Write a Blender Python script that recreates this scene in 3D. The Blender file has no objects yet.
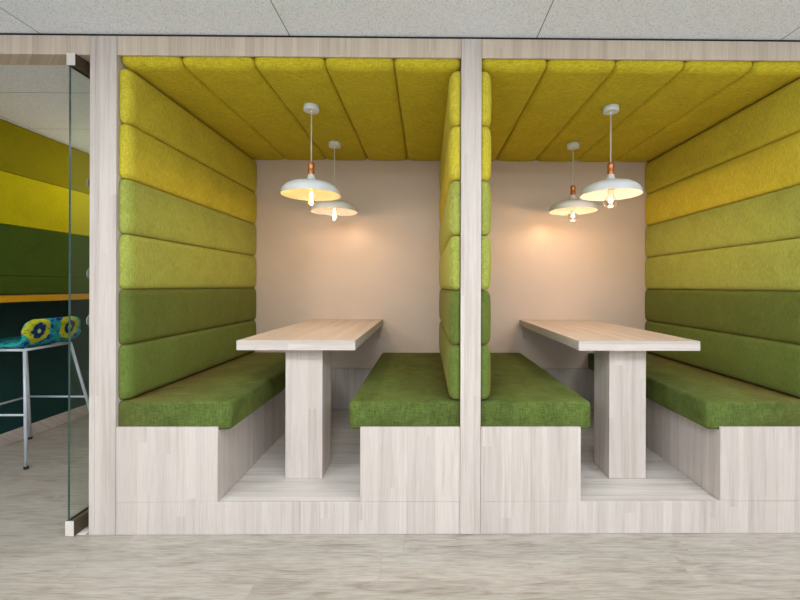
import bpy, bmesh, math
from mathutils import Matrix, Vector

S = bpy.context.scene
COL = S.collection

# ------------------------------------------------------------------ dimensions (metres; camera stands at x=0, y=-2)
H = 2.454                    # room ceiling
YB = 1.52                    # back wall of the booths
BEAM_Z = 2.349               # underside of the front fascia
DECK = 0.160                 # raised booth floor
SEAT_B, SEAT_T = 0.508, 0.649
CEIL_P = 2.302               # underside of the padded ceiling
PL0, PL1 = -1.647, -1.516    # left post
PM0, PM1 = 0.170, 0.271      # middle post
PR0, PR1 = 1.955, 2.086      # right post (just out of frame)
FY = 0.0135                  # front of the padding, just behind the timber face
FB = 0.012                   # thickness of the timber face
T = 0.058                    # padding thickness

# ------------------------------------------------------------------ node helpers
def new_mat(name):
    m = bpy.data.materials.new(name); m.use_nodes = True
    nt = m.node_tree
    b = nt.nodes['Principled BSDF']
    return m, nt, b

def nd(nt, kind, **kw):
    n = nt.nodes.new(kind)
    for k, v in kw.items():
        setattr(n, k, v)
    return n

def math_(nt, op, a, b=None):
    n = nt.nodes.new('ShaderNodeMath'); n.operation = op
    for i, v in enumerate((a, b)):
        if v is None: continue
        if isinstance(v, (int, float)): n.inputs[i].default_value = v
        else: nt.links.new(v, n.inputs[i])
    return n.outputs[0]

def pos_xyz(nt):
    g = nt.nodes.new('ShaderNodeNewGeometry')
    s = nt.nodes.new('ShaderNodeSeparateXYZ')
    nt.links.new(g.outputs['Position'], s.inputs[0])
    return g.outputs['Position'], s.outputs[0], s.outputs[1], s.outputs[2]

def comb(nt, x, y, z):
    n = nt.nodes.new('ShaderNodeCombineXYZ')
    for i, v in enumerate((x, y, z)):
        if isinstance(v, (int, float)): n.inputs[i].default_value = v
        else: nt.links.new(v, n.inputs[i])
    return n.outputs[0]

def noise(nt, vec, scale, detail=3.0, rough=0.5, dist=0.0):
    n = nt.nodes.new('ShaderNodeTexNoise')
    n.inputs['Scale'].default_value = scale; n.inputs['Detail'].default_value = detail
    n.inputs['Roughness'].default_value = rough; n.inputs['Distortion'].default_value = dist
    nt.links.new(vec, n.inputs['Vector'])
    return n.outputs['Fac']

def ramp(nt, fac, stops, interp='LINEAR'):
    r = nt.nodes.new('ShaderNodeValToRGB'); r.color_ramp.interpolation = interp
    els = r.color_ramp.elements
    while len(els) < len(stops): els.new(0.5)
    for e, (p, c) in zip(els, stops):
        e.position = p; e.color = (*c, 1)
    nt.links.new(fac, r.inputs[0])
    return r.outputs[0]

def mix(nt, fac, a, b, mode='MIX'):
    n = nt.nodes.new('ShaderNodeMix'); n.data_type = 'RGBA'; n.blend_type = mode
    for idx, v in ((0, fac), (6, a), (7, b)):
        if isinstance(v, (int, float)): n.inputs[idx].default_value = v
        elif isinstance(v, tuple): n.inputs[idx].default_value = (*v, 1)
        else: nt.links.new(v, n.inputs[idx])
    return n.outputs[2]

def bump(nt, bsdf, h, strength, dist=0.002):
    n = nt.nodes.new('ShaderNodeBump')
    n.inputs['Strength'].default_value = strength; n.inputs['Distance'].default_value = dist
    nt.links.new(h, n.inputs['Height']); nt.links.new(n.outputs[0], bsdf.inputs['Normal'])

def srgb(r, g, b):
    f = lambda c: (c/255/12.92 if c/255 <= 0.04045 else ((c/255+0.055)/1.055)**2.4)
    return (f(r), f(g), f(b))

# ------------------------------------------------------------------ materials
def wood(name, along, light, dark, warm, gloss=0.45, strips=True):
    """pale laminate oak; the grain runs along one world axis"""
    m, nt, b = new_mat(name)
    p, x, y, z = pos_xyz(nt)
    if along == 'z':   a, l = math_(nt, 'ADD', x, math_(nt, 'MULTIPLY', y, 1.13)), z
    elif along == 'x': a, l = math_(nt, 'ADD', y, math_(nt, 'MULTIPLY', z, 1.17)), x
    else:              a, l = math_(nt, 'ADD', x, math_(nt, 'MULTIPLY', z, 1.17)), y
    # staves: random tone per strip of laminated wood
    w = nt.nodes.new('ShaderNodeTexWhiteNoise'); w.noise_dimensions = '2D'
    cell = math_(nt, 'FLOOR', math_(nt, 'DIVIDE', a, 0.047))
    off = nt.nodes.new('ShaderNodeTexWhiteNoise'); off.noise_dimensions = '1D'
    nt.links.new(cell, off.inputs['W'])
    lcell = math_(nt, 'FLOOR', math_(nt, 'ADD', math_(nt, 'DIVIDE', l, 1.9), math_(nt, 'MULTIPLY', off.outputs[0], 3.0)))
    nt.links.new(comb(nt, cell, lcell, 0), w.inputs['Vector'])
    va = comb(nt, a, math_(nt, 'MULTIPLY', l, 0.035), math_(nt, 'MULTIPLY', w.outputs[0], 4.0))
    broad = noise(nt, va, 34.0, 4.0, 0.6)
    fine = noise(nt, comb(nt, a, math_(nt, 'MULTIPLY', l, 0.02), 0.3), 260.0, 3.0, 0.65)
    c = ramp(nt, broad, [(0.30, dark), (0.52, light), (0.72, warm)])
    c = mix(nt, 0.42, c, ramp(nt, fine, [(0.34, dark), (0.60, light)]))
    if strips:
        tone = ramp(nt, w.outputs[0], [(0.0, (0.89, 0.87, 0.86)), (0.5, (0.97, 0.96, 0.95)), (1.0, (1.04, 1.03, 1.02))])
        c = mix(nt, 1.0, c, tone, 'MULTIPLY')
    nt.links.new(c, b.inputs['Base Color'])
    b.inputs['Roughness'].default_value = gloss
    b.inputs['Specular IOR Level'].default_value = 0.35
    bump(nt, b, fine, 0.12, 0.001)
    return m

W_L, W_D, W_W = srgb(205, 196, 189), srgb(180, 166, 156), srgb(210, 196, 185)
M = {}
M['wood_v'] = wood('pale oak upright grain', 'z', W_L, W_D, W_W)
M['wood_beam'] = wood('warm tinted oak beam', 'z', srgb(208, 194, 177), srgb(182, 163, 144), srgb(212, 192, 172))  # same oak recipe, tinted warmer than the posts
M['wood_h'] = wood('pale oak level grain', 'x', W_L, W_D, W_W)
M['wood_top'] = wood('pale oak table top', 'y', srgb(210, 196, 188), srgb(188, 170, 160), srgb(214, 198, 188), 0.38)
M['wood_deck'] = wood('pale oak deck', 'x', srgb(216, 209, 202), srgb(184, 175, 166), srgb(219, 210, 201), 0.42)

def floor_mat():
    m, nt, b = new_mat('greyed oak vinyl planks')
    p, x, y, z = pos_xyz(nt)
    pw, pl = 0.184, 1.32
    row = math_(nt, 'FLOOR', math_(nt, 'DIVIDE', math_(nt, 'ADD', y, 0.135), pw))
    rn = nt.nodes.new('ShaderNodeTexWhiteNoise'); rn.noise_dimensions = '1D'; nt.links.new(row, rn.inputs['W'])
    xs = math_(nt, 'ADD', math_(nt, 'DIVIDE', x, pl), math_(nt, 'MULTIPLY', rn.outputs[0], 7.0))
    colx = math_(nt, 'FLOOR', xs)
    cn = nt.nodes.new('ShaderNodeTexWhiteNoise'); cn.noise_dimensions = '2D'
    nt.links.new(comb(nt, colx, row, 0), cn.inputs['Vector'])
    seed = math_(nt, 'MULTIPLY', cn.outputs[0], 9.0)
    v = comb(nt, math_(nt, 'MULTIPLY', x, 0.17), y, seed)
    broad = noise(nt, v, 17.0, 7.0, 0.66, 1.1)
    fine = noise(nt, comb(nt, math_(nt, 'MULTIPLY', x, 0.06), y, seed), 150.0, 3.0, 0.65)
    c = ramp(nt, broad, [(0.30, srgb(126, 116, 103)), (0.46, srgb(166, 158, 147)), (0.70, srgb(186, 179, 169))])
    c = mix(nt, 0.34, c, ramp(nt, fine, [(0.36, srgb(122, 112, 99)), (0.58, srgb(186, 179, 169))]))
    c = mix(nt, 1.0, c, ramp(nt, cn.outputs[0], [(0, (0.90, 0.89, 0.87)), (1, (1.03, 1.02, 1.02))]), 'MULTIPLY')
    # sparse knots
    vo = nt.nodes.new('ShaderNodeTexVoronoi'); vo.inputs['Scale'].default_value = 2.3
    nt.links.new(comb(nt, math_(nt, 'MULTIPLY', x, 0.6), math_(nt, 'MULTIPLY', y, 1.5), 0.0), vo.inputs['Vector'])
    k = ramp(nt, vo.outputs['Distance'], [(0.02, (1, 1, 1)), (0.07, (0, 0, 0))])
    c = mix(nt, math_(nt, 'MULTIPLY', k, 0.7), c, srgb(120, 108, 94))
    # plank joints
    fy = math_(nt, 'FRACT', math_(nt, 'DIVIDE', math_(nt, 'ADD', y, 0.135), pw))
    fx = math_(nt, 'FRACT', xs)
    gy = math_(nt, 'LESS_THAN', fy, 0.010)
    gx = math_(nt, 'LESS_THAN', fx, 0.0016)
    g = math_(nt, 'MAXIMUM', gy, gx)
    c = mix(nt, math_(nt, 'MULTIPLY', g, 0.42), c, srgb(140, 130, 118))
    nt.links.new(c, b.inputs['Base Color'])
    b.inputs['Roughness'].default_value = 0.42
    b.inputs['Specular IOR Level'].default_value = 0.35
    bump(nt, b, fine, 0.10, 0.001)
    return m
M['floor'] = floor_mat()

def fabric(name, col, seed=0.0, vary=0.22, big=0.08, sc=300.0, sheen=0.10):
    """coarse woven upholstery: slubby threads both ways, brushed patches"""
    m, nt, b = new_mat(name)
    p, x, y, z = pos_xyz(nt)
    a = math_(nt, 'ADD', x, math_(nt, 'MULTIPLY', y, 1.07))
    warp = noise(nt, comb(nt, a, math_(nt, 'MULTIPLY', z, 0.12), math_(nt, 'MULTIPLY', y, 0.2)), sc, 2.0, 0.6)
    weft = noise(nt, comb(nt, math_(nt, 'MULTIPLY', a, 0.12), z, y), sc, 2.0, 0.6)
    w = math_(nt, 'ADD', math_(nt, 'MULTIPLY', warp, 0.5), math_(nt, 'MULTIPLY', weft, 0.5))
    patch = noise(nt, comb(nt, x, y, math_(nt, 'ADD', z, seed)), 7.0, 4.0, 0.55, 0.6)
    hi = tuple(min(1, c*(1+vary*1.6)) for c in col); lo = tuple(c*(1-vary*1.6) for c in col)
    c = ramp(nt, w, [(0.33, lo), (0.5, col), (0.67, hi)])
    c = mix(nt, 1.0, c, ramp(nt, patch, [(0.3, (1-big,)*3), (0.5, (1, 1, 1)), (0.72, (1+big,)*3)]), 'MULTIPLY')
    nt.links.new(c, b.inputs['Base Color'])
    b.inputs['Roughness'].default_value = 0.92
    b.inputs['Specular IOR Level'].default_value = 0.12
    b.inputs['Sheen Weight'].default_value = sheen
    b.inputs['Sheen Tint'].default_value = (1.0, 0.66, 0.20, 1)
    b.inputs['Sheen Roughness'].default_value = 0.5
    bump(nt, b, math_(nt, 'ADD', w, math_(nt, 'MULTIPLY', patch, 1.6)), 0.20, 0.004)
    return m

M['olive'] = fabric('mustard olive weave', srgb(193, 175, 44))
M['olive2'] = fabric('yellow olive weave', srgb(196, 181, 58), 2.0)
M['lime'] = fabric('lime green weave', srgb(153, 160, 74), 5.0, sheen=0.28)
M['green'] = fabric('moss green weave', srgb(91, 104, 46), 8.0, sheen=0.22)
M['green2'] = fabric('leaf green weave', srgb(94, 111, 50), 11.0, sheen=0.2)
M['seat'] = fabric('grass green seat weave', srgb(84, 99, 46), 14.0, 0.28, 0.24, 230.0)
M['room_yellow'] = fabric('lemon yellow weave', srgb(196, 186, 12), 17.0, 0.12, 0.06)
M['room_olive'] = fabric('dark mustard weave', srgb(142, 134, 10), 18.0, 0.12, 0.06)
M['room_green'] = fabric('deep green weave', srgb(66, 90, 26), 20.0, 0.2, 0.1)

def plain(name, col, rough=0.5, metal=0.0, spec=0.5, grain=0.0, grain_scale=60.0, bumps=0.0):
    m, nt, b = new_mat(name)
    p, x, y, z = pos_xyz(nt)
    f = noise(nt, p, grain_scale, 4.0, 0.6)
    lo = tuple(c*(1-grain) for c in col); hi = tuple(min(1, c*(1+grain)) for c in col)
    nt.links.new(ramp(nt, f, [(0.3, lo), (0.7, hi)]), b.inputs['Base Color'])
    b.inputs['Roughness'].default_value = rough; b.inputs['Metallic'].default_value = metal
    b.inputs['Specular IOR Level'].default_value = spec
    if bumps: bump(nt, b, f, bumps, 0.002)
    return m

M['plaster'] = plain('rose beige satin paint', srgb(212, 192, 176), 0.36, 0, 0.45, 0.025, 3.0)
M['side_paint'] = plain('dark teal paint', srgb(14, 60, 58), 0.6, 0, 0.3, 0.08, 5.0)
M['partition'] = plain('pale partition board', srgb(196, 184, 172), 0.6, 0, 0.3, 0.03, 8.0)
M['counter_edge'] = plain('amber yellow edge band', srgb(214, 158, 14), 0.4, 0, 0.4, 0.05, 30.0)
M['counter_top'] = plain('warm wood counter laminate', srgb(150, 110, 40), 0.4, 0, 0.4, 0.12, 30.0)
M['white_metal'] = plain('white powder coat', srgb(222, 226, 230), 0.35, 0, 0.5, 0.01, 40.0)
M['shade_lining'] = plain('white lining toned down for glow', srgb(158, 154, 150), 0.5, 0, 0.3, 0.01, 40.0)  # white inside, greyed down to hold back the lamp glow on it
M['white_cord'] = plain('white fabric cord', srgb(214, 208, 196), 0.8, 0, 0.2, 0.05, 300.0)
M['copper'] = plain('brushed copper', srgb(216, 140, 90), 0.34, 0.75, 0.5, 0.08, 120.0)
M['steel'] = plain('pale grey tube steel', srgb(196, 202, 210), 0.35, 0.1, 0.5, 0.03, 60.0)
M['rail'] = plain('pale satin rail', srgb(214, 204, 196), 0.4, 0.0, 0.5, 0.05, 90.0)
M['fitting'] = plain('dull grey fitting', srgb(150, 150, 136), 0.4, 0.0, 0.4, 0.02, 60.0)
M['rubber_and_gap_shade'] = plain('dark rubber', srgb(40, 40, 42), 0.8, 0, 0.2, 0.05, 90.0)
M['shade_painted'] = plain('dark bronze rail', srgb(92, 80, 62), 0.5, 0.2, 0.4, 0.05, 90.0)  # dark copy of the rail colour, with the shade on its sides painted in

def ceiling_mat():
    m, nt, b = new_mat('speckled mineral ceiling tiles')
    p, x, y, z = pos_xyz(nt)
    sp = noise(nt, p, 175.0, 2.5, 0.75)
    c = ramp(nt, sp, [(0.34, srgb(196, 199, 206)), (0.46, srgb(236, 240, 247)), (0.62, srgb(245, 248, 253))])
    fx = math_(nt, 'FRACT', math_(nt, 'DIVIDE', math_(nt, 'ADD', x, 1.898+12.2), 1.22))
    fy = math_(nt, 'FRACT', math_(nt, 'DIVIDE', math_(nt, 'ADD', y, 12.2-0.012), 0.61))
    gx = math_(nt, 'LESS_THAN', fx, 0.0042)
    gy = math_(nt, 'LESS_THAN', fy, 0.0075)
    c = mix(nt, math_(nt, 'MAXIMUM', gx, gy), c, srgb(140, 140, 142))
    nt.links.new(c, b.inputs['Base Color'])
    b.inputs['Roughness'].default_value = 0.9
    b.inputs['Specular IOR Level'].default_value = 0.1
    bump(nt, b, sp, 0.35, 0.003)
    return m
M['ceiling'] = ceiling_mat()

def glass_mats():
    m, nt, b = new_mat('clear door glass')
    nt.nodes.remove(b)
    out = nt.nodes['Material Output']
    tr = nd(nt, 'ShaderNodeBsdfTransparent'); tr.inputs[0].default_value = (0.95, 0.98, 0.965, 1)
    gl = nd(nt, 'ShaderNodeBsdfGlossy'); gl.inputs['Roughness'].default_value = 0.02
    gl.inputs[0].default_value = (0.9, 1, 0.95, 1)
    fr = nd(nt, 'ShaderNodeFresnel'); fr.inputs[0].default_value = 1.45
    mx = nd(nt, 'ShaderNodeMixShader')
    nt.links.new(math_(nt, 'MULTIPLY', fr.outputs[0], 0.12), mx.inputs[0]); nt.links.new(tr.outputs[0], mx.inputs[1]); nt.links.new(gl.outputs[0], mx.inputs[2])
    nt.links.new(mx.outputs[0], out.inputs[0])
    M['glass'] = m
    M['glass_edge'] = plain('polished green glass edge', srgb(44, 70, 64), 0.15, 0, 0.6, 0.15, 6.0)
    # thin bulb glass
    m, nt, b = new_mat('thin clear bulb glass')
    nt.nodes.remove(b)
    out = nt.nodes['Material Output']
    tr = nd(nt, 'ShaderNodeBsdfTransparent'); tr.inputs[0].default_value = (0.98, 0.96, 0.93, 1)
    gl = nd(nt, 'ShaderNodeBsdfGlossy'); gl.inputs['Roughness'].default_value = 0.05
    lw = nd(nt, 'ShaderNodeLayerWeight'); lw.inputs[0].default_value = 0.25
    mx = nd(nt, 'ShaderNodeMixShader')
    nt.links.new(math_(nt, 'MULTIPLY', lw.outputs['Fresnel'], 0.5), mx.inputs[0]); nt.links.new(tr.outputs[0], mx.inputs[1]); nt.links.new(gl.outputs[0], mx.inputs[2])
    nt.links.new(mx.outputs[0], out.inputs[0])
    M['bulb'] = m
glass_mats()

def glow(name, col, strength):
    m, nt, b = new_mat(name)
    b.inputs['Base Color'].default_value = (*col, 1)
    b.inputs['Emission Color'].default_value = (*col, 1)
    b.inputs['Emission Strength'].default_value = strength
    return m
M['filament_amber'] = glow('glowing amber filament', (1.0, 0.62, 0.18), 9.0)
M['filament_rose'] = glow('glowing rose filament', (1.0, 0.72, 0.45), 8.0)
M['filament_white'] = glow('glowing warm white filament', (1.0, 0.80, 0.62), 9.0)

def flower_mat():
    m, nt, b = new_mat('bold blossom print fabric')
    uv = nt.nodes.new('ShaderNodeUVMap')
    mp = uv.outputs[0]
    nz = nt.nodes.new('ShaderNodeTexNoise'); nz.inputs['Scale'].default_value = 16.0; nz.inputs['Detail'].default_value = 3
    nt.links.new(mp, nz.inputs['Vector'])
    vm = nt.nodes.new('ShaderNodeVectorMath'); vm.operation = 'MULTIPLY_ADD'
    nt.links.new(nz.outputs['Color'], vm.inputs[0]); vm.inputs[1].default_value = (0.07,)*3
    nt.links.new(mp, vm.inputs[2])
    sp = nt.nodes.new('ShaderNodeSeparateXYZ'); nt.links.new(vm.outputs[0], sp.inputs[0])
    # a square repeat of 0.21 m with one blossom per repeat (u across the width, v along the shell)
    fu = math_(nt, 'SUBTRACT', math_(nt, 'FRACT', math_(nt, 'DIVIDE', math_(nt, 'ADD', sp.outputs[0], 0.957), 0.24)), 0.5)
    fv = math_(nt, 'SUBTRACT', math_(nt, 'FRACT', math_(nt, 'DIVIDE', math_(nt, 'ADD', sp.outputs[1], 0.978), 0.24)), 0.5)
    d = math_(nt, 'SQRT', math_(nt, 'ADD', math_(nt, 'MULTIPLY', fu, fu), math_(nt, 'MULTIPLY', fv, fv)))
    d = math_(nt, 'ADD', d, math_(nt, 'LESS_THAN', sp.outputs[1], 0.40))
    fine = noise(nt, mp, 55.0, 3.0, 0.7)
    bgn = noise(nt, mp, 13.0, 3.0, 0.6, 1.5)
    bg = ramp(nt, bgn, [(0.30, srgb(10, 40, 110)), (0.42, srgb(20, 70, 140)), (0.48, srgb(30, 150, 190)), (0.54, srgb(40, 160, 70)), (0.62, srgb(50, 170, 190)), (0.70, srgb(20, 90, 160))])
    pet = ramp(nt, fine, [(0.35, srgb(110, 140, 20)), (0.52, srgb(205, 200, 40)), (0.68, srgb(120, 170, 50))])
    ctr = ramp(nt, fine, [(0.4, srgb(12, 30, 90)), (0.7, srgb(20, 70, 110))])
    c = mix(nt, ramp(nt, d, [(0.34, (1, 1, 1)), (0.37, (0, 0, 0))]), bg, pet)
    c = mix(nt, ramp(nt, d, [(0.18, (1, 1, 1)), (0.21, (0, 0, 0))]), c, ctr)
    c = mix(nt, ramp(nt, d, [(0.045, (1, 1, 1)), (0.07, (0, 0, 0))]), c, srgb(190, 210, 90))
    nt.links.new(c, b.inputs['Base Color'])
    b.inputs['Roughness'].default_value = 0.85
    b.inputs['Specular IOR Level'].default_value = 0.2
    bump(nt, b, fine, 0.2, 0.002)
    return m
M['flower'] = flower_mat()

# ------------------------------------------------------------------ mesh helpers
def link(name, bm, mats, parent=None, loc=None, smooth=False):
    """one mesh object; vertices are given in world metres and moved relative to loc"""
    me = bpy.data.meshes.new(name)
    off = Vector(loc) if loc is not None else (parent.location.copy() if parent and parent.parent is None else Vector((0, 0, 0)))
    if parent is not None and parent.parent is not None:
        off = parent.location + parent.parent.location
    bm.normal_update()
    bmesh.ops.translate(bm, verts=bm.verts, vec=-off)
    bm.to_mesh(me); bm.free()
    for mm in (mats if isinstance(mats, (list, tuple)) else [mats]): me.materials.append(mm)
    if smooth:
        for p in me.polygons: p.use_smooth = True
    o = bpy.data.objects.new(name, me); COL.objects.link(o)
    if parent is not None: o.parent = parent
    else: o.location = off
    return o

def tag(o, label, cat, group=None):
    o['label'] = label; o['category'] = cat; o['kind'] = 'thing'
    if group: o['group'] = group
    return o

def thing(name, loc, label, cat, group=None):
    e = bpy.data.objects.new(name, None); COL.objects.link(e)
    e.location = loc; e.empty_display_size = 0.1
    return tag(e, label, cat, group)

def struct(o):
    o['kind'] = 'structure'; return o

def add_box(bm, x0, x1, y0, y1, z0, z1, bev=0.0, seg=2, skip=None):
    """box with bevelled edges; skip = (axis, side) keeps the edges of one face sharp"""
    vs = [bm.verts.new((x, y, z)) for x in (x0, x1) for y in (y0, y1) for z in (z0, z1)]
    F = [(0, 1, 3, 2), (4, 6, 7, 5), (0, 4, 5, 1), (2, 3, 7, 6), (0, 2, 6, 4), (1, 5, 7, 3)]
    fs = [bm.faces.new([vs[i] for i in f]) for f in F]
    if bev:
        lim = None
        if skip:
            lo = (x0, y0, z0)[skip[0]]; hi = (x1, y1, z1)[skip[0]]
            lim = hi if skip[1] > 0 else lo
        es = set()
        for f in fs:
            for e in f.edges:
                if lim is not None and all(abs(v.co[skip[0]]-lim) < 1e-6 for v in e.verts): continue
                es.add(e)
        bmesh.ops.bevel(bm, geom=list(es), offset=bev, segments=seg, profile=0.5, affect='EDGES', clamp_overlap=True)
    return bm

def box(*a, **k):
    return add_box(bmesh.new(), *a, **k)

def pad(a0, a1, axis, t0, t1, y0, y1, nose=0.040, rw=0.034, rd=0.024, belly=0.005):
    """padded band running in depth (y); a0..a1 across (axis 0 = x, 2 = z), t0 = hidden back, t1 = padded face"""
    bm = bmesh.new(); d = 1 if t1 > t0 else -1
    prof = [(y0, t0+d*0.001, -1, 0)]
    for i in range(9):
        a = math.pi/2*i/8
        prof.append((y0+nose*1.2*(1-math.cos(a)), t1-d*nose*(1-math.sin(a)), -math.cos(a), math.sin(a)))
    for k in (0.2, 0.4, 0.6, 0.8): prof.append((y0+k*(y1-y0), t1, 0, 1))
    for i in range(6):
        a = math.pi/2*i/5
        prof.append((y1-0.020*(1-math.sin(a)), t1-d*0.020*(1-math.cos(a)), math.sin(a), math.cos(a)))
    prof.append((y1, t0+d*0.001, 1, 0))
    w = a1-a0
    es = [rw*(1-math.cos(math.pi/2*i/6)) for i in range(7)] + [w*0.25, w*0.4, w*0.5]
    es = es + [w-e for e in es[-2::-1]]
    rows = []
    for e in es:
        m = min(e, w-e)
        q = max(0.0, 1-m/rw)
        off = rd*(1-math.sqrt(max(0.0, 1-q*q)))
        face = off + belly*(2*abs(e/w-0.5))**2
        row = []
        for y, t, ny, nt_ in prof:
            yy = y-ny*off; tt = t-d*nt_*face
            row.append(bm.verts.new((a0+e, yy, tt) if axis == 0 else (tt, yy, a0+e)))
        rows.append(row)
    n = len(prof)
    for r0, r1 in zip(rows, rows[1:]):
        for i in range(n):
            k = (i+1) % n
            bm.faces.new((r0[i], r0[k], r1[k], r1[i]))
    bm.faces.new(rows[0][::-1]); bm.faces.new(rows[-1])
    bmesh.ops.recalc_face_normals(bm, faces=bm.faces)
    return bm

def add_lathe(bm, prof, cx, cy, n=48, close=False):
    rings = []
    for r, z in prof:
        if r < 1e-5: rings.append([bm.verts.new((cx, cy, z))])
        else: rings.append([bm.verts.new((cx+r*math.cos(2*math.pi*i/n), cy+r*math.sin(2*math.pi*i/n), z)) for i in range(n)])
    pairs = list(zip(rings, rings[1:]))
    if close: pairs.append((rings[-1], rings[0]))
    for a, b in pairs:
        for i in range(n):
            j = (i+1) % n
            if len(a) == 1 and len(b) == 1: continue
            if len(a) == 1: bm.faces.new((a[0], b[i], b[j]))
            elif len(b) == 1: bm.faces.new((a[i], b[0], a[j]))
            else: bm.faces.new((a[i], b[i], b[j], a[j]))
    bmesh.ops.recalc_face_normals(bm, faces=bm.faces)
    return bm

def add_tube(bm, pts, r, n=12):
    pts = [Vector(p) for p in pts]
    rings = []
    up = None
    for i, p in enumerate(pts):
        d = (pts[min(i+1, len(pts)-1)]-pts[max(i-1, 0)]).normalized()
        if up is None: up = d.orthogonal().normalized()
        up = (up - d*up.dot(d)).normalized()
        s = d.cross(up)
        rings.append([bm.verts.new(p + r*(math.cos(2*math.pi*k/n)*up + math.sin(2*math.pi*k/n)*s)) for k in range(n)])
    for a, b in zip(rings, rings[1:]):
        for k in range(n):
            bm.faces.new((a[k], a[(k+1) % n], b[(k+1) % n], b[k]))
    bm.faces.new(rings[0][::-1]); bm.faces.new(rings[-1])
    bmesh.ops.recalc_face_normals(bm, faces=bm.faces)
    return bm

def arc_poly(pts, r, n=6):
    """rounds the inner corners of a polyline"""
    pts = [Vector(p) for p in pts]; out = [pts[0]]
    for a, b, c in zip(pts, pts[1:], pts[2:]):
        p = b+(a-b).normalized()*r; q = b+(c-b).normalized()*r
        for i in range(n+1):
            t = i/n
            out.append((1-t)**2*p + 2*t*(1-t)*b + t*t*q)
    out.append(pts[-1]); return out

# ------------------------------------------------------------------ the setting
struct(link('floor', box(-5, 5, -6, 3.0, -0.05, 0), M['floor'], loc=(0, 0, 0)))
struct(link('ceiling', box(-5, 5, -6, 3.0, H, H+0.05), M['ceiling'], loc=(0, 0, H)))
struct(link('wall_back', box(PL0+0.02, PR1, YB, YB+0.08, 0.0, H), M['plaster'], loc=(0, YB, 0)))
struct(link('wall_left', box(-3.30, -3.20, -0.0, 3.0, 0, H), M['side_paint'], loc=(-3.25, 0, 0)))
struct(link('wall_rear', box(-3.20, PL0+0.02, 2.70, 2.80, 0, H), M['plaster'], loc=(-2.4, 2.7, 0)))
struct(link('wall_booth_left', box(PL0+0.004, PL1, FB+0.0012, YB, 0, H), M['partition'], loc=(PL0, 0, 0)))
struct(link('wall_room_right', box(PL0+0.004, PL1, YB+0.08, 2.8, 0, H), M['partition'], loc=(PL0, 2, 0)))
struct(link('wall_booth_middle', box(PM0+0.001, PM1-0.001, FB+0.0012, YB, 0, H), M['partition'], loc=(PM0, 0, 0)))
struct(link('wall_booth_right', box(PR0, PR1-0.004, FB+0.0012, YB, 0, H), M['partition'], loc=(PR0, 0, 0)))
struct(link('wall_front', box(-5.0, -3.20, 0.0, 0.10, 0, H), M['partition'], loc=(-4, 0, 0)))
struct(link('wall_right', box(PR1, 5.0, 0.0, 0.10, 0, H), M['partition'], loc=(4, 0, 0)))
for nm, a, b_ in (('ceiling_booth_left', PL1, PM0), ('ceiling_booth_right', PM1, PR0)):
    struct(link(nm, box(a, b_, FB+0.0012, YB, CEIL_P+0.062, H-0.008), M['partition'], loc=(a, 0, CEIL_P)))
struct(link('baseboard_left', box(-3.20, -3.182, 0.1, 2.70, 0, 0.098, 0.003, 1), M['wood_h'], loc=(-3.2, 0, 0)))

# ------------------------------------------------------------------ timber front: posts and fascias
def post(x0, x1, label, strip=None):
    t = thing('wooden_post', ((x0+x1)/2, 0.01, 0), label, 'post', 'full height posts of the timber front')
    if strip:
        link('edge_strip', box(x0, x0+strip-0.001, 0.001, FB+0.001, 0.001, H-0.012, 0.0008, 1), M['wood_v'], t)
        link('face_board', box(x0+strip, x1-0.001, 0.0, FB, 0.001, H-0.012, 0.001, 1), M['wood_v'], t)
    else:
        link('face_board', box(x0+0.0005, x1-0.0005, -0.001, FB, 0.001, H-0.012, 0.001, 1), M['wood_v'], t)
    return t
post(PL0, PL1, 'wide pale wood post beside the glass door, left end of the booths', 0.028)
post(PM0, PM1, 'slim pale wood post in the middle, dividing the two booths')
post(PR0, PR1, 'pale wood post at the right end of the right booth')

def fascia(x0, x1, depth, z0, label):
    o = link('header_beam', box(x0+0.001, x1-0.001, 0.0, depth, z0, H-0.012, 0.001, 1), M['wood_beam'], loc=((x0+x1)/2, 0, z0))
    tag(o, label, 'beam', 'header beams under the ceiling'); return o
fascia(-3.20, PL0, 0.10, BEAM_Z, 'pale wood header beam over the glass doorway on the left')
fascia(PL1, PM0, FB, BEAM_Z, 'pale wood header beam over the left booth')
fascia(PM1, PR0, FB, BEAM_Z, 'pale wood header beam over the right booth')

struct(link('gap_shade_strip', box(-3.2, PR1, 0.006, FB, H-0.0118, H-0.0002), M['rubber_and_gap_shade'], loc=(0, 0, H)))  # dark strip painted in as the shade of the gap above the beams
# ------------------------------------------------------------------ booths
ORD = ['topmost', 'second from top', 'third from top', 'third from bottom', 'second from bottom', 'lowest']
COLN = ['mustard olive', 'mustard olive', 'lime green', 'lime green', 'moss green', 'moss green']
COLM = ['olive2', 'olive2', 'lime', 'lime', 'green', 'green2']
def wall_panels(x0, x1, inner, where):
    """six padded bands stacked from the seat to the padded ceiling; inner = +1 when the face looks to +x"""
    z0, z1 = SEAT_T+0.004, CEIL_P-0.002
    n = 6; h = (z1-z0)/n
    for k in range(n):
        zt = z1-k*h; zb = zt-h
        bm = pad(zb+0.0008, zt-0.0008, 2, x0 if inner > 0 else x1, x1 if inner > 0 else x0, FY, YB-0.002)
        o = link('wall_pad', bm, M[COLM[k]], loc=((x0+x1)/2, YB/2, zb), smooth=True)
        tag(o, '%s upholstered panel, %s on %s' % (COLN[k], ORD[k], where), 'padded panel', 'padded wall panels in the booths')
wall_panels(PL1+0.001, PL1+T, 1, 'the left wall of the left booth')
wall_panels(PM0-T, PM0-0.001, -1, 'the left booth side of the divider')
wall_panels(PM1+0.001, PM1+T, 1, 'the right booth side of the divider')
wall_panels(PR0-T, PR0-0.001, -1, 'the right wall of the right booth')

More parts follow.
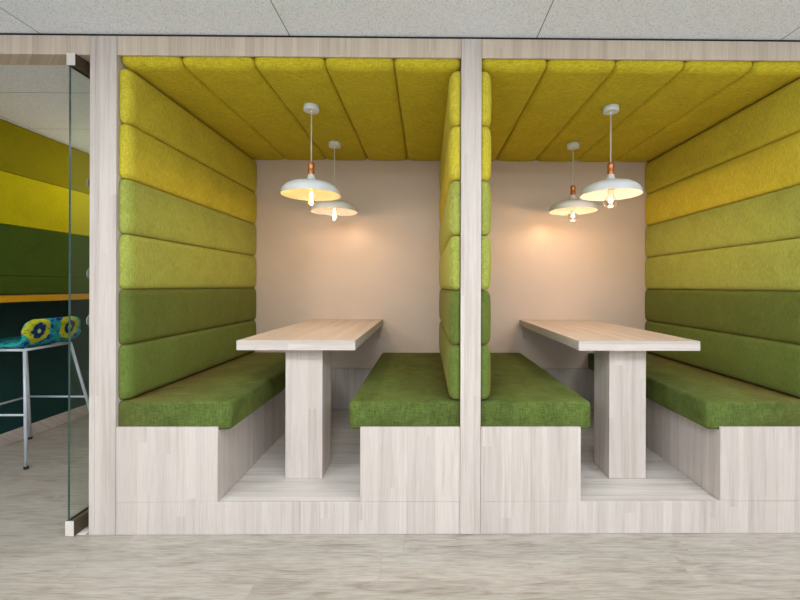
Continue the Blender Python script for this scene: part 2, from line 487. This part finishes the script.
ORDC = ['leftmost', 'second from left', 'middle', 'second from right', 'rightmost']
def ceiling_panels(xs, where):
    for k in range(5):
        a = xs[k]; w = xs[k+1]-a
        bm = pad(a+0.0008, a+w-0.0008, 0, CEIL_P+0.0618, CEIL_P, FY, YB-0.002)
        o = link('ceiling_pad', bm, M['olive'], loc=(a+w/2, YB/2, CEIL_P), smooth=True)
        tag(o, 'mustard olive padded ceiling strip, %s of five over the %s booth' % (ORDC[k], where), 'padded panel', 'padded ceiling strips over the booths')
ceiling_panels([PL1, -1.215, -0.860, -0.508, -0.164, PM0], 'left')
ceiling_panels([PM1, 0.603, 0.948, 1.295, 1.640, PR0], 'right')

def platform(x0, x1, where):
    t = thing('raised_platform', ((x0+x1)/2, 0, 0), 'pale wood raised platform carrying the %s booth' % where, 'platform', 'raised booth platforms')
    link('riser', box(x0+0.001, x1-0.001, 0.0, FB, 0.001, DECK, 0.001, 1), M['wood_v'], t)
    link('deck', box(x0+0.001, x1-0.001, FB+0.0005, YB-0.001, 0.02, DECK-0.001), M['wood_deck'], t)
platform(PL1, PM0, 'left')
platform(PM1, PR0, 'right')

def bench(x0, x1, side, blabel, clabel):
    """side = +1 when the open side of the seat looks to +x"""
    t = thing('bench_base', ((x0+x1)/2, 0, DECK), blabel, 'bench', 'boxed wooden bench bases')
    link('front_panel', box(x0+0.001, x1-0.001 if side > 0 else x1-0.001, 0.0, FB, DECK+0.0012, 0.5275, 0.001, 1), M['wood_v'], t)
    sx = (x1-0.021, x1-0.001) if side > 0 else (x0+0.001, x0+0.021)
    link('side_panel', box(sx[0], sx[1], FB+0.0005, YB-0.024, DECK+0.0012, SEAT_B-0.019, 0.001, 1), M['wood_v'], t)
    link('seat_board', box(x0+0.001, x1-0.001, FB+0.0005, YB-0.002, SEAT_B-0.0185, SEAT_B-0.001), M['wood_v'], t)
    c0, c1 = (x0+0.003, x1+0.058) if side > 0 else (x0-0.058, x1-0.003)
    bm = box(c0, c1, FB+0.0015, YB-0.003, SEAT_B, SEAT_T, 0.021, 5, (0, -side))
    o = link('seat_cushion', bm, M['seat'], loc=((c0+c1)/2, YB/2, SEAT_B), smooth=True)
    tag(o, clabel, 'cushion', 'long green bench cushions')
bench(PL1, -1.018, 1, 'pale wood bench base at the left wall of the left booth', 'grass green seat cushion on the leftmost bench, below the left wall')
bench(-0.323, PM0, -1, 'pale wood bench base in the left booth beside the middle post', 'grass green seat cushion just left of the middle post')
bench(PM1, 0.768, 1, 'pale wood bench base in the right booth beside the middle post', 'grass green seat cushion just right of the middle post')
bench(1.461, PR0, -1, 'pale wood bench base at the right wall of the right booth', 'grass green seat cushion on the rightmost bench, below the right wall')

for x0, x1, w in ((-1.018, -0.323, 'left'), (0.768, 1.461, 'right')):
    o = link('back_board', box(x0+0.002, x1-0.002, YB-0.0195, YB-0.001, DECK+0.001, 0.512, 0.001, 1), M['wood_v'], loc=((x0+x1)/2, YB, DECK))
    tag(o, 'pale wood kick board low on the back wall under the %s table' % w, 'panel', 'kick boards under the tables')

# ------------------------------------------------------------------ tables
def table(x0, x1, lx0, lx1, label):
    t = thing('booth_table', ((lx0+lx1)/2, 0.34, DECK), label, 'table', 'wall mounted booth tables')
    top = link('tabletop', box(x0+0.0015, x1-0.0015, 0.152, YB-0.002, 0.882, 0.9335, 0.0012, 1), M['wood_top'], t)
    bm = box(x0, x1, 0.150, 0.1519, 0.882, 0.9332)
    link('edge_band', bm, M['wood_h'], top)
    link('leg', box(lx0, lx1, 0.240, 0.445, DECK+0.0005, 0.8818, 0.0015, 1), M['wood_v'], t)
    link('wall_batten', box(x0+0.035, x1-0.035, YB-0.036, YB-0.002, 0.775, 0.8818, 0.002, 1), M['plaster'], t)
table(-0.999, -0.374, -0.772, -0.569, 'pale wood table with one thick leg in the left booth')
table(0.812, 1.462, 1.017, 1.221, 'pale wood table with one thick leg in the right booth')

# ------------------------------------------------------------------ pendant lamps
def add_lathe_z(bm, dz, prof, x, y, n=48):
    return add_lathe(bm, [(r, z+dz) for r, z in prof], x, y, n)

def lamp(x, y, kind, power, colour, label, dz=0.0):
    t = thing('pendant_lamp', (x, y, CEIL_P), label, 'lamp', 'white pendant lamps over the tables')
    zc = CEIL_P
    bm = bmesh.new()
    add_lathe(bm, [(0, zc-0.0005), (0.044, zc-0.0005), (0.0455, zc-0.004), (0.0455, zc-0.028), (0.043, zc-0.032), (0.008, zc-0.033), (0.006, zc-0.040), (0, zc-0.040)], x, y, 40)
    link('canopy', bm, M['white_metal'], t, smooth=True).data.set_sharp_from_angle(angle=math.radians(40))
    bm = bmesh.new(); add_tube(bm, [(x, y, zc-0.038), (x, y, 1.958+dz)], 0.0036, 10)
    link('cord', bm, M['white_cord'], t, smooth=True)
    bm = bmesh.new()
    add_lathe_z(bm, dz, [(0, 1.962), (0.007, 1.962), (0.0165, 1.960), (0.0185, 1.957), (0.0185, 1.930), (0.0175, 1.928), (0.0175, 1.922), (0.0185, 1.920), (0.0185, 1.885), (0, 1.885)], x, y, 32)
    link('socket', bm, M['copper'], t, smooth=True).data.set_sharp_from_angle(angle=math.radians(35))
    # spun metal shade: outer skin, rolled rim, inner skin
    outer = [(0.020, 1.888), (0.022, 1.874), (0.028, 1.858), (0.040, 1.849), (0.065, 1.845), (0.095, 1.8405), (0.122, 1.833), (0.145, 1.821), (0.160, 1.806), (0.169, 1.790), (0.1735, 1.770)]
    rim = [(0.1745, 1.768), (0.1735, 1.766), (0.172, 1.767)]
    inner = [(r-0.0022, z-0.0015) for r, z in outer[::-1]]
    bm = bmesh.new(); add_lathe_z(bm, dz, outer+rim+inner, x, y, 72)
    no = len(outer)+1
    for f in bm.faces:
        c = f.calc_center_median(); rr = math.hypot(c.x-x, c.y-y)
        f.material_index = 0
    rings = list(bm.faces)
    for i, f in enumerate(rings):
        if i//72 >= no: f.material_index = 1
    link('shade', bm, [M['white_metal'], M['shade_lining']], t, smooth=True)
    # bulb
    bm = bmesh.new()
    if kind == 'globe':
        R, zb = 0.0375, 1.726
        pr = [(R*math.sin(a), zb-R*math.cos(a)) for a in [math.pi*i/18 for i in range(0, 16)]]
        pr += [(0.016, 1.776), (0.0155, 1.800)]
    else:
        pr = [(0, 1.704), (0.009, 1.705), (0.017, 1.711), (0.022, 1.721), (0.0235, 1.735), (0.022, 1.760), (0.0175, 1.788), (0.0155, 1.806)]
    add_lathe_z(bm, dz, pr, x, y, 32)
    bulb = link('bulb', bm, M['bulb'], t, smooth=True)
    bm = bmesh.new(); add_lathe_z(bm, dz, [(0, 1.797), (0.0155, 1.797), (0.0155, 1.884), (0, 1.884)], x, y, 24)
    link('bulb_cap', bm, M['copper'], t, smooth=True)
    bm = bmesh.new()
    if kind == 'globe':
        R, zb = 0.0125, 1.730
        add_lathe_z(bm, dz, [(0, zb-R)]+[(R*math.sin(math.pi*i/10), zb-R*math.cos(math.pi*i/10)) for i in range(1, 10)]+[(0, zb+R)], x, y, 20)
    else:
        for k in range(6):
            a = math.pi*k/3; c, s = math.cos(a), math.sin(a)
            add_tube(bm, [(x+0.005*c, y+0.005*s, 1.790+dz), (x+0.010*c, y+0.010*s, 1.722+dz)], 0.0028, 6)
    fm = M['filament_white'] if kind == 'globe' else (M['filament_amber'] if kind == 'tube' else M['filament_rose'])
    link('filament', bm, fm, bulb)
    L = bpy.data.lights.new('lamp_light', 'POINT'); L.energy = power; L.color = colour; L.shadow_soft_size = 0.016
    lo = bpy.data.objects.new('lamp_light', L); COL.objects.link(lo); lo.parent = t
    lo.location = (0, 0, (1.722 if kind == 'globe' else 1.735)+dz-zc)
    L = bpy.data.lights.new('lamp_downlight', 'SPOT'); L.energy = power*0.45; L.color = colour; L.shadow_soft_size = 0.03
    L.spot_size = math.radians(178); L.spot_blend = 0.25
    lo = bpy.data.objects.new('lamp_downlight', L); COL.objects.link(lo); lo.parent = t
    lo.location = (0, 0, 1.7675+dz-zc)
    return t
lamp(-0.692, 0.445, 'tube', 7.5, (1.0, 0.66, 0.22), 'white dome pendant lamp with amber bulb, nearer one in the left booth')
lamp(-0.694, 1.07, 'rose', 6.5, (1.0, 0.70, 0.46), 'white dome pendant lamp with rosy light, farther one in the left booth', 0.012)
lamp(1.107, 0.43, 'globe', 9.0, (1.0, 0.70, 0.44), 'white dome pendant lamp with globe bulb, nearer one in the right booth', 0.006)
lamp(1.110, 1.065, 'globe', 8.0, (1.0, 0.65, 0.36), 'white dome pendant lamp with globe bulb, farther one in the right booth', 0.025)

# ------------------------------------------------------------------ glass door standing open beside the left post
gx = -1.733
t = thing('glass_door', (gx, 0.0, 0), 'frameless clear glass door standing open beside the wide left post', 'door')
bm = box(gx-0.005, gx+0.005, -0.010, 0.86, 0.070, 2.296)
for f in bm.faces: f.material_index = 0 if abs(f.normal.x) > 0.5 else 1
bm.normal_update()
for f in bm.faces: f.material_index = 0 if abs(f.normal.x) > 0.5 else 1
link('glass_pane', bm, [M['glass'], M['glass_edge']], t)
def channel(x0, x1, z0, z1, gap_up):
    bm = bmesh.new()
    add_box(bm, x0, gx-0.0065, -0.014, 0.86, z0, z1, 0.0015, 1)
    add_box(bm, gx+0.0065, x1, -0.014, 0.86, z0, z1, 0.0015, 1)
    if gap_up: add_box(bm, gx-0.0063, gx+0.0063, -0.013, 0.859, z0, 0.0695)
    else: add_box(bm, gx-0.0063, gx+0.0063, -0.013, 0.859, 2.2965, z1)
    return bm
link('bottom_rail', channel(gx-0.013, gx+0.028, 0.004, 0.078, True), M['shade_painted'], t)
link('rail_cap', box(gx-0.013, gx+0.028, -0.0165, -0.0145, 0.004, 0.078, 0.0006, 1), M['rail'], bpy.data.objects['bottom_rail'])
link('top_rail', channel(gx-0.013, gx+0.028, 2.288, 2.347, False), M['shade_painted'], t)
link('rail_cap', box(gx-0.013, gx+0.028, -0.0165, -0.0145, 2.288, 2.347, 0.0006, 1), M['rail'], bpy.data.objects['top_rail'])
for z in (1.752, 1.282, 1.040):
    bm = bmesh.new()
    add_lathe(bm, [(0, 0.0058), (0.030, 0.0058), (0.032, 0.0075), (0.031, 0.011), (0.020, 0.0125), (0, 0.0128)], 0, 0, 32)
    add_lathe(bm, [(0, -0.0058), (0.030, -0.0058), (0.032, -0.0075), (0.031, -0.011), (0, -0.0125)], 0, 0, 32)
    bmesh.ops.transform(bm, matrix=Matrix.Translation((gx, 0.130, z)) @ Matrix.Rotation(math.pi/2, 4, 'Y'), verts=bm.verts)
    link('round_fitting', bm, M['fitting'], t, smooth=True)
o = link('floor_plate', box(-1.705, -1.662, 0.0, 0.05, 0.0005, 0.006, 0.002, 1), M['rail'], loc=(-1.68, 0.02, 0))
tag(o, 'small metal floor plate between the glass door and the left post', 'floor plate')

# ------------------------------------------------------------------ side room behind the glass door
rows = [(2.070, H-0.003, 'room_olive', 'dark mustard padded band, topmost on the side wall behind the glass door'),
        (1.677, 2.070, 'room_yellow', 'lemon yellow padded band on the side wall behind the glass door'),
        (1.290, 1.677, 'room_green', 'deep green padded band, the taller one above the amber edged counter'),
        (1.150, 1.290, 'room_green', 'low deep green padded band right above the amber edged counter')]
for z0, z1, mt, lb in rows:
    bm = box(-3.199, -3.150, 0.12, 2.68, z0+0.001, z1-0.001, 0.006, 2, (0, -1))
    o = link('wall_pad', bm, M[mt], loc=(-3.175, 1.4, z0))
    tag(o, lb, 'padded panel', 'padded bands on the side room wall')
t = thing('wall_counter', (-3.0, 1.4, 1.105), 'high wall counter with an amber yellow front edge above the bar stool', 'counter')
link('counter_top', box(-3.198, -2.824, 0.12, 2.68, 1.105, 1.1465, 0.001, 1), M['counter_top'], t)
link('edge_band', box(-2.8235, -2.820, 0.12, 2.68, 1.104, 1.1467, 0.001, 1), M['counter_edge'], t)
link('support_batten', box(-3.198, -3.150, 0.14, 2.66, 1.02, 1.1048), M['side_paint'], t)

def stool():
    X, Y = -2.90, 0.96
    t = thing('bar_stool', (X, Y, 0), 'bar stool with blossom print seat and slim grey tube legs under the counter', 'stool')
    # upholstered shell: seat swept up into a low back
    prof = []                                    # (x, z) along the shell from the front edge to the back top
    for i in range(7): prof.append((-3.150+0.40*i/6, 0.812+0.004*math.sin(i)))
    for i in range(1, 7):
        a = math.pi/2*i/6
        prof.append((-2.750+0.075*math.sin(a), 0.812+0.075*(1-math.cos(a))))
    prof += [(-2.668, 0.915), (-2.662, 0.945), (-2.659, 0.970), (-2.660, 0.988)]
    n = len(prof); m = 20
    bm = bmesh.new(); uvl = bm.loops.layers.uv.new('UVMap')
    s = [0.0]
    for a, b in zip(prof, prof[1:]): s.append(s[-1]+math.hypot(b[0]-a[0], b[1]-a[1]))
    tot = s[-1]
    th = 0.019
    grid = {}
    for side in (0, 1):
        for i in range(n):
            q, r = prof[max(i-1, 0)], prof[min(i+1, n-1)]
            d = Vector((r[0]-q[0], r[1]-q[1])).normalized(); nx, nz = -d.y, d.x
            e = min(s[i], tot-s[i]); rr = 0.065
            cut = rr-math.sqrt(max(0, rr*rr-(rr-min(e, rr))**2)) if e < rr else 0
            y0, y1 = 0.722+cut, 1.178-cut
            for j in range(m+1):
                v = j/m; yy = y0+(y1-y0)*v
                edge = min(e/0.03, 1.0, min(v, 1-v)*(y1-y0)/0.03)
                k = th*(0.25+0.75*math.sqrt(max(0.0, 1-(1-min(edge, 1))**2)))*(1 if side else -1)
                cup = 0.018*(2*v-1)**2 if s[i] > 0.5 else 0.006*(2*v-1)**2
                grid[side, i, j] = (bm.verts.new((prof[i][0]+nx*(k+cup*0.0)-cup*(1 if s[i] > 0.5 else 0), yy, prof[i][1]+nz*k+(cup if s[i] <= 0.5 else 0))), yy, s[i])
    def face(keys):
        f = bm.faces.new([grid[k][0] for k in keys])
        for lp, k in zip(f.loops, keys): lp[uvl].uv = (grid[k][1], grid[k][2])
    for i in range(n-1):
        for j in range(m):
            face([(1, i, j), (1, i, j+1), (1, i+1, j+1), (1, i+1, j)])
            face([(0, i, j), (0, i+1, j), (0, i+1, j+1), (0, i, j+1)])
        for j in (0, m):
            face([(0, i, j), (1, i, j), (1, i+1, j), (0, i+1, j)])
    for i in (0, n-1):
        for j in range(m):
            face([(0, i, j), (0, i, j+1), (1, i, j+1), (1, i, j)])
    bmesh.ops.recalc_face_normals(bm, faces=bm.faces)
    sh = link('seat_shell', bm, M['flower'], t, smooth=True)
    sub = sh.modifiers.new('Subdivision', 'SUBSURF'); sub.levels = 1; sub.render_levels = 2
    # tube frame
    legs = {'nb': ((-2.702, 0.760, 0.783), (-2.653, 0.722, 0.004)), 'fb': ((-2.715, 1.125, 0.783), (-2.600, 1.250, 0.004)),
            'nf': ((-3.070, 0.760, 0.783), (-3.135, 0.722, 0.004)), 'ff': ((-3.058, 1.130, 0.783), (-3.136, 1.250, 0.004))}
    at = lambda k, z: tuple(Vector(legs[k][1]).lerp(Vector(legs[k][0]), (z-0.004)/0.779))
    for k, (a, b_) in legs.items():
        bm = bmesh.new(); add_tube(bm, [a, b_], 0.0098, 14)
        lg = link('leg', bm, M['steel'], t, smooth=True)
        f = Vector(b_); bm = bmesh.new()
        add_lathe(bm, [(0, 0.0), (0.012, 0.0), (0.0135, 0.003), (0.0135, 0.016), (0.0108, 0.018), (0, 0.018)], f.x, f.y, 20)
        link('rubber_foot', bm, M['rubber_and_gap_shade'], lg)
    bm = bmesh.new()
    for a, b_ in (('nb', 'fb'), ('nf', 'ff'), ('nb', 'nf'), ('fb', 'ff')):
        add_tube(bm, [legs[a][0], legs[b_][0]], 0.0095, 12)
    link('seat_frame', bm, M['steel'], t, smooth=True)
    for a, b_ in (('nb', 'nf'), ('ff', 'fb'), ('nf', 'ff')):
        bm = bmesh.new(); add_tube(bm, [at(a, 0.352), at(b_, 0.352)], 0.0075, 12)
        link('footrest_bar', bm, M['steel'], t, smooth=True)
stool()

# ------------------------------------------------------------------ light
w = bpy.data.worlds.new('office daylight'); S.world = w; w.use_nodes = True
bg = w.node_tree.nodes['Background']; bg.inputs[0].default_value = (0.88, 0.95, 1.0, 1); bg.inputs[1].default_value = 0.5
def area(name, loc, rot, sx, sy, e, col):
    L = bpy.data.lights.new(name, 'AREA'); L.shape = 'RECTANGLE'; L.size = sx; L.size_y = sy; L.energy = e; L.color = col
    o = bpy.data.objects.new(name, L); COL.objects.link(o); o.location = loc; o.rotation_euler = rot
for x in (-2.5, -0.1, 2.3):
    area('ceiling_troffer_light', (x, -1.83, H-0.01), (0, 0, 0), 1.15, 0.55, 34, (0.95, 0.98, 1.0))
    area('ceiling_troffer_light', (x, -4.2, H-0.01), (0, 0, 0), 1.15, 0.55, 34, (0.95, 0.98, 1.0))
area('office_up_fill', (0, -2.6, 1.9), (math.pi, 0, 0), 7.0, 0.3, 124, (0.80, 0.91, 1.0))  # added upward fill to brighten the ceiling, not a known fixture
area('side_room_fill', (-2.15, 2.1, H-0.01), (0, 0, 0), 0.8, 0.5, 5.5, (1.0, 0.92, 0.74))  # unseen fill added to brighten the side room
area('side_room_up_fill', (-2.35, 2.0, 1.75), (math.pi, 0, 0), 0.9, 0.9, 5.0, (1.0, 0.93, 0.74))  # added upward fill for the side room ceiling, hidden behind the booth
area('front_fill', (0.3, -5.6, 1.35), (math.radians(90), 0, 0), 7.0, 1.9, 30, (0.88, 0.95, 1.0))  # added frontal fill behind the camera, no window known there

# ------------------------------------------------------------------ camera
cd = bpy.data.cameras.new('camera'); cam = bpy.data.objects.new('camera', cd); COL.objects.link(cam)
cd.sensor_width = 36.0; cd.lens = 406.0/800*36
cd.shift_x = (400-430)/800; cd.shift_y = -(300-286)/800
cam.matrix_world = Matrix.Translation((0, -2.0, 1.223)) @ Matrix.Rotation(-0.0095, 4, 'Z') @ Matrix.Rotation(math.pi/2, 4, 'X') @ Matrix.Rotation(math.radians(0.17), 4, 'Z')
cd.clip_start = 0.02
S.camera = cam
S.view_settings.view_transform = 'Standard'; S.view_settings.look = 'None'
S.view_settings.gamma = 1; S.view_settings.use_curve_mapping = False
S.view_settings.exposure = 0.10
